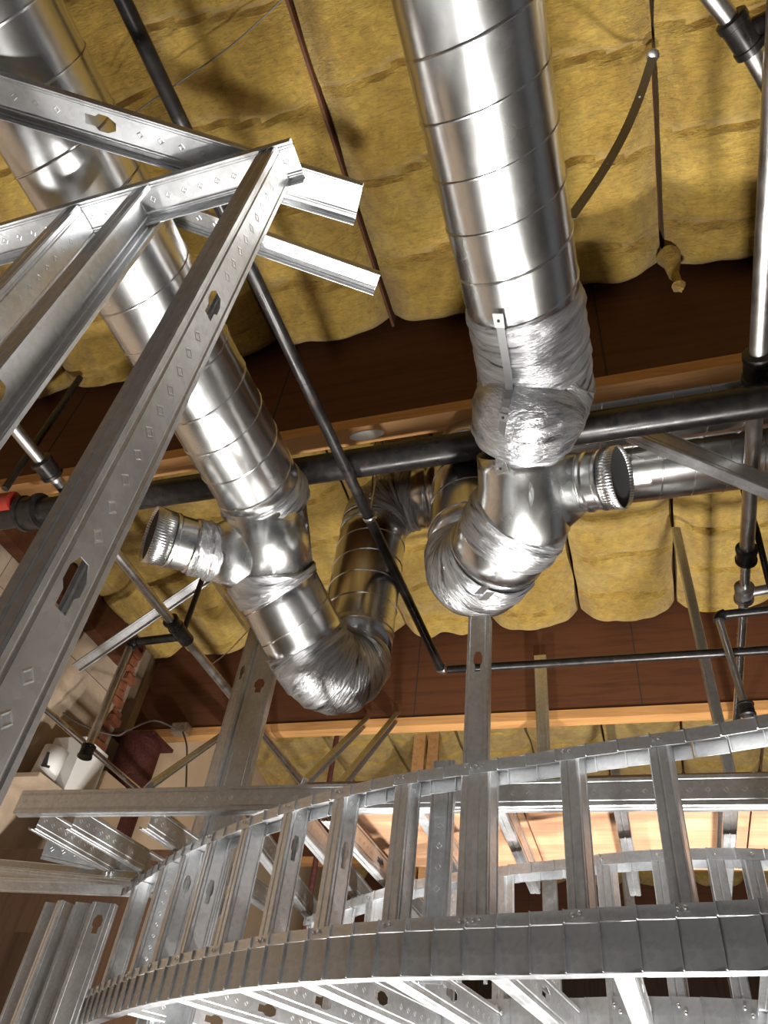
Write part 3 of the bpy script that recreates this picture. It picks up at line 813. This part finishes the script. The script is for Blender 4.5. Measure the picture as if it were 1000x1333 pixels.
# studs of the front curved wall, placed where their feet stand on the sole track
feet = [(905, 1183), (770, 1190), (636, 1193), (618, 1194), (522, 1200), (425, 1208), (352, 1219), (295, 1232), (240, 1243), (200, 1252), (168, 1262), (130, 1280)]
flab = ['ribbed dark stud of the front curved soffit, first beside the grey line drop', 'ribbed dark stud of the front curved soffit, next along from the plywood deck joist',
        'right stud of the tight stud cluster at the centre post', 'left stud of the tight stud cluster at the centre post', 'stud with dark flange and bright web left of the centre post cluster',
        'olive tinted punched stud of the front curved soffit', 'punched pale stud of the front curved soffit with round knockout', 'broad plain bright stud of the front curved soffit',
        'blue grey stud with small knockout on the front curved soffit', 'pale stud with raised round mark near left end of curved soffit', 'narrow embossed stud near the left end of the curved soffit', 'last stud at the left end of the curved soffit']
for i, ((fx, fy), lb) in enumerate(zip(feet, flab)):
    p = onz(fx, fy, ZF)
    c, t, n = frame_at(C1, p)
    base = c - n * (.003 + WD / 2)
    channel('soffit_stud', lb, base + Vector((0, 0, ZRIM1 + .006)), base + Vector((0, 0, ZTOP - .003)), t, W=WD - .006, F=.041, lip=.009,
            holes=[.20 if i % 3 else .25] if i in (5, 6, 8, 9) else [], emb=(.034, .03, .36) if i in (5, 6, 10, 4) else None, group='studs of the front curved soffit', emb_size=.008)
    f0 = c + n * .001 - t * .02
    screws(bt, [f0 + Vector((0, 0, ZF - .009)) + t * .007, f0 + Vector((0, 0, ZF - .012)) - t * .008], n, .0045)
    screws(tt, [f0 + Vector((0, 0, ZTOP - .013)) + t * .007, f0 + Vector((0, 0, ZTOP - .010)) - t * .008], n, .0045)

# rear curved wall
r2 = root('curved_head_track', (-.2, 2.3, .82), 'curved head track of the rear soffit wall under plywood deck', 'track', 'curved flexible tracks')
flex(r2, C2, [('flange_segment', 'v', .815, .845, .003), ('rear_flange_segment', 'v', .815, .845, WD), ('web_segment', 'h', .845, WD, .003)])
r3 = root('curved_sole_track', (-.2, 2.3, .43), 'low curved sole track of the rear soffit wall', 'track', 'curved flexible tracks')
flex(r3, C2, [('flange_segment', 'v', .425, .49, .003), ('rear_flange_segment', 'v', .455, .49, WD), ('web_segment', 'h', .425, WD, .003)])
for i, (px, py) in enumerate([(985, 1110), (940, 1110), (870, 1112), (795, 1115), (655, 1128), (590, 1140), (480, 1160), (440, 1175), (400, 1190)]):
    p = onz(px, py, .845)
    c, t, n = frame_at(C2, p); base = c - n * (.003 + WD / 2)
    channel('soffit_stud', ('embossed' if i % 2 else 'plain') + ' short galvanised stud of the rear curved soffit wall', base + Vector((0, 0, .43)), base + Vector((0, 0, .842)), t, W=WD - .006, F=.041, group='studs of the rear curved soffit', emb=(.04, .03, .38) if i % 2 else None)
    f0 = c + n * .001 - t * .02
    screws(r3, [f0 + Vector((0, 0, .47)), f0 + Vector((0, 0, .455)) + t * .015], n)
    screws(r2, [f0 + Vector((0, 0, .83))], n)
# level joists between the two curved walls
jl = [((.22, 1.56), (.24, 2.26)), ((-.055, 1.64), (-.04, 2.29)), ((-.31, 1.71), (-.22, 2.34)), ((-.56, 1.77), (-.44, 2.42)), ((-.80, 1.86), (-.62, 2.48)), ((-1.02, 1.97), (-.80, 2.58)), ((-1.30, 2.14), (-1.0, 2.70)), ((-1.62, 2.38), (-1.25, 2.93))]
jlab = ['under the first ribbed stud', 'under the second ribbed stud', 'right of the centre post', 'left of the centre post', 'under the bright webbed stud', 'under the olive tinted punched stud', 'under the broad plain bright stud', 'nearest the pier']
for i, ((x0, y0), (x1, y1)) in enumerate(jl):
    a_ = Vector((x0, y0, ZRIM0 + .041)); c_ = Vector((x1, y1, ZRIM0 + .041)); dv = (c_ - a_).normalized()
    channel('soffit_joist', 'level galvanised soffit joist ' + jlab[i] + ', behind the rim', a_ + dv * .012, c_ - dv * .012, (dv.y, -dv.x, 0), W=.078, F=.038, holes=[.30], emb=(.036, .04, .9), group='joists under the curved soffit', cat='joist', emb_size=.009)

# straight header, deck and deck joists
HY = 2.10
channel('header_track', 'long level embossed header track behind the curved head track', (-2.13, HY, .942), (.125, HY, .942), (0, -1, 0), W=.082, F=.04, lip=0, emb=(.046, .03, 3), cat='track')
channel('header_track', 'second level header track lapped beside the first, near the grey line', (.10, HY - .006, .940), (1.5, HY - .006, .940), (0, -1, 0), W=.088, F=.04, lip=0, emb=(.046, .03, 3), cat='track')
for i, (x0, x1) in enumerate(((-1.02, -.36), (-.355, .30), (.305, .96), (.965, 1.6))):
    b = MB(); b.box(((x0 + x1) / 2, 2.47, .993), x1 - x0, .70, .012)
    single('plywood_sheet', b, M['ply'], ['plywood deck sheet behind the header, left of the centre post', 'plywood deck sheet lit from below right of the centre post', 'plywood deck sheet lit from below between the two ribbed studs', 'plywood deck sheet at the grey line end of header'][i], 'plywood', 'plywood deck sheets')
for i, (px, z) in enumerate(((656, .905), (816, .905), (962, .905), (548, .905), (1060, .905))):
    p = onz(px, 1052, z)
    channel('deck_joist', 'galvanised joist carrying the plywood deck ' + ['right of the centre post', 'between the two ribbed studs', 'near the grey line', 'left of the centre post', 'at the far end'][i], (p.x, HY + .004, .945), (p.x, 2.84, .945), (1, 0, 0), W=.078, F=.036, group='joists under the plywood deck', cat='joist', emb=(.04, .03, .9))
cjl = ['punched joist with large embossed web beside the pier, behind the header', 'short embossed joist between pier and dark post, behind the header', 'joist crossing behind the punched pale stud', 'joist seen between the punched pale and olive studs', 'embossed joist slanting behind the olive tinted stud toward the plywood', 'joist at the end of the header beside the plaster wall']
for i, (px, py, qx, qy, z) in enumerate(((65, 1060, 180, 1130, .86), (168, 1060, 232, 1106, .86), (322, 1085, 360, 1135, .86), (376, 1060, 410, 1100, .88), (425, 1062, 505, 1150, .88), (20, 1062, 100, 1110, .86))):
    p = onz(px, py, z); q = onz(qx, qy, z)
    p.y = max(p.y, HY + .04)
    dv = (q - p); dv.z = 0; dv.normalize()
    channel('ceiling_joist', cjl[i], p + Vector((0, 0, .04)), p + dv * 1.0 + Vector((0, 0, .04)), (dv.y, -dv.x, 0), W=.078, F=.036, holes=[.45], group='joists behind the header', cat='joist', emb=(.036, .03, 1.0))

# posts
channel('centre_post', 'tall embossed galvanised post rising to the duct elbow', (-.40, 1.80, .40), (-.40, 1.80, 1.362), (0, -1, 0), W=.066, F=.036, holes=[.80], emb=(.030, .05, .74), cat='post', emb_size=.009)
channel('stub_stud', 'short dark stud stub left of the centre post behind head track', (-.50, 1.86, .40), (-.50, 1.86, .93), (0, -1, 0), W=.06, F=.03, emb=(.05, .2, .6), cat='stud')
px, py = -1.555, 2.5
channel('post_stud', 'wide dark steel post beside the duct elbow with punched hole', (px + .035, py, -EYE), (px + .035, py, 2.34), (.12, -1, 0), W=.115, F=.04, holes=[EYE + 1.62], cat='post')
channel('post_stud', 'narrow olive tinted stud fixed along the wide dark post', (px - .055, py - .02, -EYE), (px - .055, py - .02, 2.34), (-.1, -1, 0), W=.058, F=.03, holes=[EYE + 1.68], emb=(.045, 2.3, 2.75), cat='post')
p0_ = ony(704, 880, 4.10)
channel('back_post', 'olive galvanised post standing against the second timber beam', (p0_.x, 4.10, .5), (p0_.x, 4.10, 2.75), (0, -1, 0), W=.075, F=.03, emb=(.06, .3, 2), cat='post')
p0_ = ony(798, 970, 5.2)
channel('back_post', 'thin grey post in front of the far batts', (p0_.x, 5.2, .5), (p0_.x, 5.2, 3.0), (.3, -1, 0), W=.06, F=.03, cat='post')
p0_ = ony(908, 810, 3.30)
channel('back_post', 'thin tall grey post hanging from the batt joint above cross pipe', (p0_.x, 3.30, .6), (p0_.x, 3.30, 3.0), (.2, -1, 0), W=.045, F=.03, cat='post')
for i, (px, w) in enumerate(((547, .10), (565, .09))):
    p = ony(px, 970, 5.6); b = MB(); b.box((p.x, 5.6, 1.6), w, .05, 2.9)
    single('wood_stud', b, M['lumber'], ['reddish wood stud beside metal strip under far batts', 'darker wood stud under the far batts near centre post'][i], 'stud')
# braces
def brace(label, p, q, n, W=.064, F=.03, name='brace_stud'):
    return channel(name, label, p, q, n, W=W, F=F, cat='brace')
brace('bright brace rising from the plaster wall to behind the capped duct branch', ony(100, 869, 3.35), onz(285, 742, 2.95), (-.3, .6, 1), W=.075)
brace('steel brace crossing the tan board beside the dark post', ony(190, 1022, 3.0), ony(303, 944, 4.188), (-.6, .6, 1), W=.07)
brace('steel brace rising to the second beam over far batts', ony(392, 1020, 3.3), ony(474, 938, 4.18), (-.4, .8, 1), W=.07)
brace('second steel brace rising to the second beam over far batts', ony(432, 1032, 3.3), ony(514, 932, 4.18), (-.4, .8, 1), W=.07)
p = ony(128, 983, 3.1)
pipe('thin_conduit', 'thin grey conduit running along in front of the plaster wall', [Vector((p.x, 1.2, p.z)), Vector((p.x, 3.1, p.z)), Vector((p.x, 4.12, p.z))], .016, 'zinc', seg=12, cat='conduit')
p = ony(440, 950, 5.0)
pipe('dark_rod', 'dark vertical rod in front of the far batts', [Vector((p.x, 5.0, 1.2)), Vector((p.x, 5.0, 3.03))], .02, 'oxide', seg=12, cat='rod')

# column and left wall clutter
oc = root('steel_column', (XW + .22, 4.24, -EYE), 'dark red oxide steel column under the beam end at plaster wall', 'column')
b = MB(); b.tube([(XW + .2, 4.24, -EYE), (XW + .2, 4.24, BZ)], .15, 32); part('shaft', b, M['oxide'], oc, True)
b = MB(); b.box((XW + .2, 4.24, BZ - .012), .36, .3, .024); part('cap_plate', b, M['oxide'], oc)
# white boxes by the wall
p = onx(100, 1004, XW + .22)
sh = MB(); sh.box(p + Vector((-.07, .02, -.21)), .36, .84, .025); single('wall_ledge', sh, M['plaster'], 'rough plastered ledge on the plaster wall under the white box', 'ledge')
wbx = root('white_box', p + Vector((0, 0, -.197)), 'white carton with tan carton in front on the wall ledge', 'box')
b = MB(); b.box(p + Vector((-.02, -.02, -.02)), .24, .26, .354); part('carton', b, M['white'], wbx)
b = MB(); b.box(p + Vector((0, .27, -.07)), .24, .30, .254); part('lower_carton', b, M['tan'], wbx)
p = onx(60, 1000, XW + .2)
rl = root('paper_roll', Vector((p.x, p.y, p.z - .2)), 'white rolled sheet with dark torn hole beside the white carton', 'roll')
b = MB(); b.tube([Vector((p.x, p.y, sh.v[4].z)), p + Vector((.02, 0, .12))], .075, 28, cap=False); part('roll', b, M['white'], rl, True, solid=.003)
b = MB(); b.box(p + Vector((.05, -.062, .02)), .05, .006, .09, (Vector((.7, .7, 0)), Vector((-.7, .7, 0)), Vector((0, 0, 1)))); part('torn_hole', b, M['darkhole'], rl)
# junction box and cables on beam two near the column
p = ony(236, 950, 4.12)
jb = root('junction_box', p, 'grey metal junction box clipped under the second beam', 'box')
b = MB(); b.box(p, .12, .08, .07); part('box', b, M['pipe'], jb)
b = MB(); b.box(p + Vector((0, -.042, 0)), .10, .006, .055); part('cover', b, M['zinc'], jb)
def cable(lb, pts, r=.006, mt='cable'):
    pts = catmull([Vector(v) for v in pts], 8)
    b = MB(); b.tube(pts, r, 8)
    return single('cable', b, M[mt], lb, 'cable', smooth=True)
cable('dark cable hanging from the junction box past the tan board', [ony(237, 950, 4.10), ony(243, 970, 4.05), ony(243, 1000, 4.0), ony(242, 1035, 3.9)])
cable('dark cable looping from plaster wall to the sprinkler drop', [ony(82, 928, 3.5), ony(110, 945, 3.5), ony(150, 957, 3.5), ony(168, 950, 3.5), ony(200, 938, 3.9), ony(228, 948, 4.05)])
cable('thin wire stretched under the batts above the slim black pipe', [onz(372, -5, 2.9), onz(300, 60, 2.85), onz(200, 130, 2.8), onz(150, 165, 2.8)], .0025)
cable('thin wire from the timber beam to the left duct elbow', [ony(272, 868, 3.6), ony(295, 850, 3.4), ony(322, 822, 3.2)], .004, 'zinc')
cable('long cord hanging down the plaster wall', [onx(168, 860, XW + .05), onx(150, 900, XW + .05), onx(128, 965, XW + .05), onx(118, 1010, XW + .05)], .006)

# ================================================================== LOWER LEFT PIER
b = MB(); b.box((-2.95, 3.52, -.15), 1.3, .02, 2.9)
single('brown_panel', b, M['brownpanel'], 'large dark brown sheathing panel standing behind the pier and joists', 'panel')
bp = ony(8, 1235, 2.9)
b = MB(); b.box((bp.x - .12, 3.0, .1), .30, .02, 1.3)
single('brown_panel', b, M['brownpanel'], 'dark brown sheathing panel beside the pier studs', 'panel')
for i, (x, y, Y, lb, n) in enumerate(((40, 1250, 2.86, 'dark pier stud next to the brown panel', (.3, -1, 0)), (62, 1250, 2.84, 'pier stud with bright flange edges, second from brown panel', (1, -.3, 0)), (82, 1250, 2.82, 'pier stud third from the brown panel', (.3, -1, 0)), (108, 1255, 2.78, 'wide brownish pier stud at the end of curved soffit', (.25, -1, 0)))):
    p = ony(x, y, Y); t = ony(x + 28, 1175, Y)
    channel('pier_stud', lb, (p.x, Y, -EYE), (p.x, Y, t.z), n, W=.10 if i == 3 else .07, F=.036, cat='stud', holes=[EYE + t.z - .06 - .02] if i == 3 else [])
a_ = ony(-60, 1150, 2.75); c_ = ony(170, 1158, 2.70)
channel('pier_track', 'level track across the top of the pier studs', a_, c_, (0, -.5, -1), W=.08, F=.03, lip=0, cat='track', emb=(.05, .05, 1))
a_ = ony(-40, 1120, 2.55); c_ = ony(175, 1140, 2.55)
channel('pier_track', 'dark upper track above the pier, meeting the curved head track', a_, c_, (0, -1, .6), W=.05, F=.03, lip=0, cat='track')
a_ = ony(58, 1103, 2.45); c_ = ony(178, 1130, 2.62)
channel('pier_stud', 'blue grey embossed stud leaning into the end of curved head track', a_, c_, (.2, -1, -.3), W=.085, F=.03, cat='stud', emb=(.045, .03, 1))

# ================================================================== WORK LIGHTS on the floor
wlb = ['yellow halogen work light on tripod in front of the curved soffit', 'yellow halogen work light on tripod by the plaster wall', 'yellow halogen work light on tripod beyond the curved soffit']
for (x, y, z, watts, c), lb in zip(WORK_LIGHTS, wlb):
    base = Vector((x, y, -EYE)); hd = Vector((x, y, z - EYE))
    o = root('work_light', base, lb, 'lamp')
    b = MB(); b.tube([base + Vector((0, 0, .25)), hd - Vector((0, 0, .12))], .014, 12); part('pole', b, M['black'], o, True)
    for k in range(3):
        a = 2 * math.pi * k / 3 + .4
        b = MB(); b.tube([base + Vector((0, 0, .32)), base + Vector((.3 * math.cos(a), .3 * math.sin(a), .012))], .011, 10); part('leg', b, M['black'], o, True)
    b = MB(); b.box(hd - Vector((0, 0, .10)), .26, .20, .05); part('housing', b, M['yellow'], o)
    b = MB(); b.box(hd - Vector((0, 0, .072)), .22, .16, .006); part('lens', b, M['lamp'], o)
    l = bpy.data.lights.new('work_lamp', 'AREA'); l.shape = 'RECTANGLE'; l.size = .22; l.size_y = .16; l.energy = watts; l.color = c
    lo = bpy.data.objects.new('work_lamp', l); col.objects.link(lo); lo.parent = o; lo.location = hd - base - Vector((0, 0, .06))
    lo.rotation_euler = (math.pi, 0, 0)
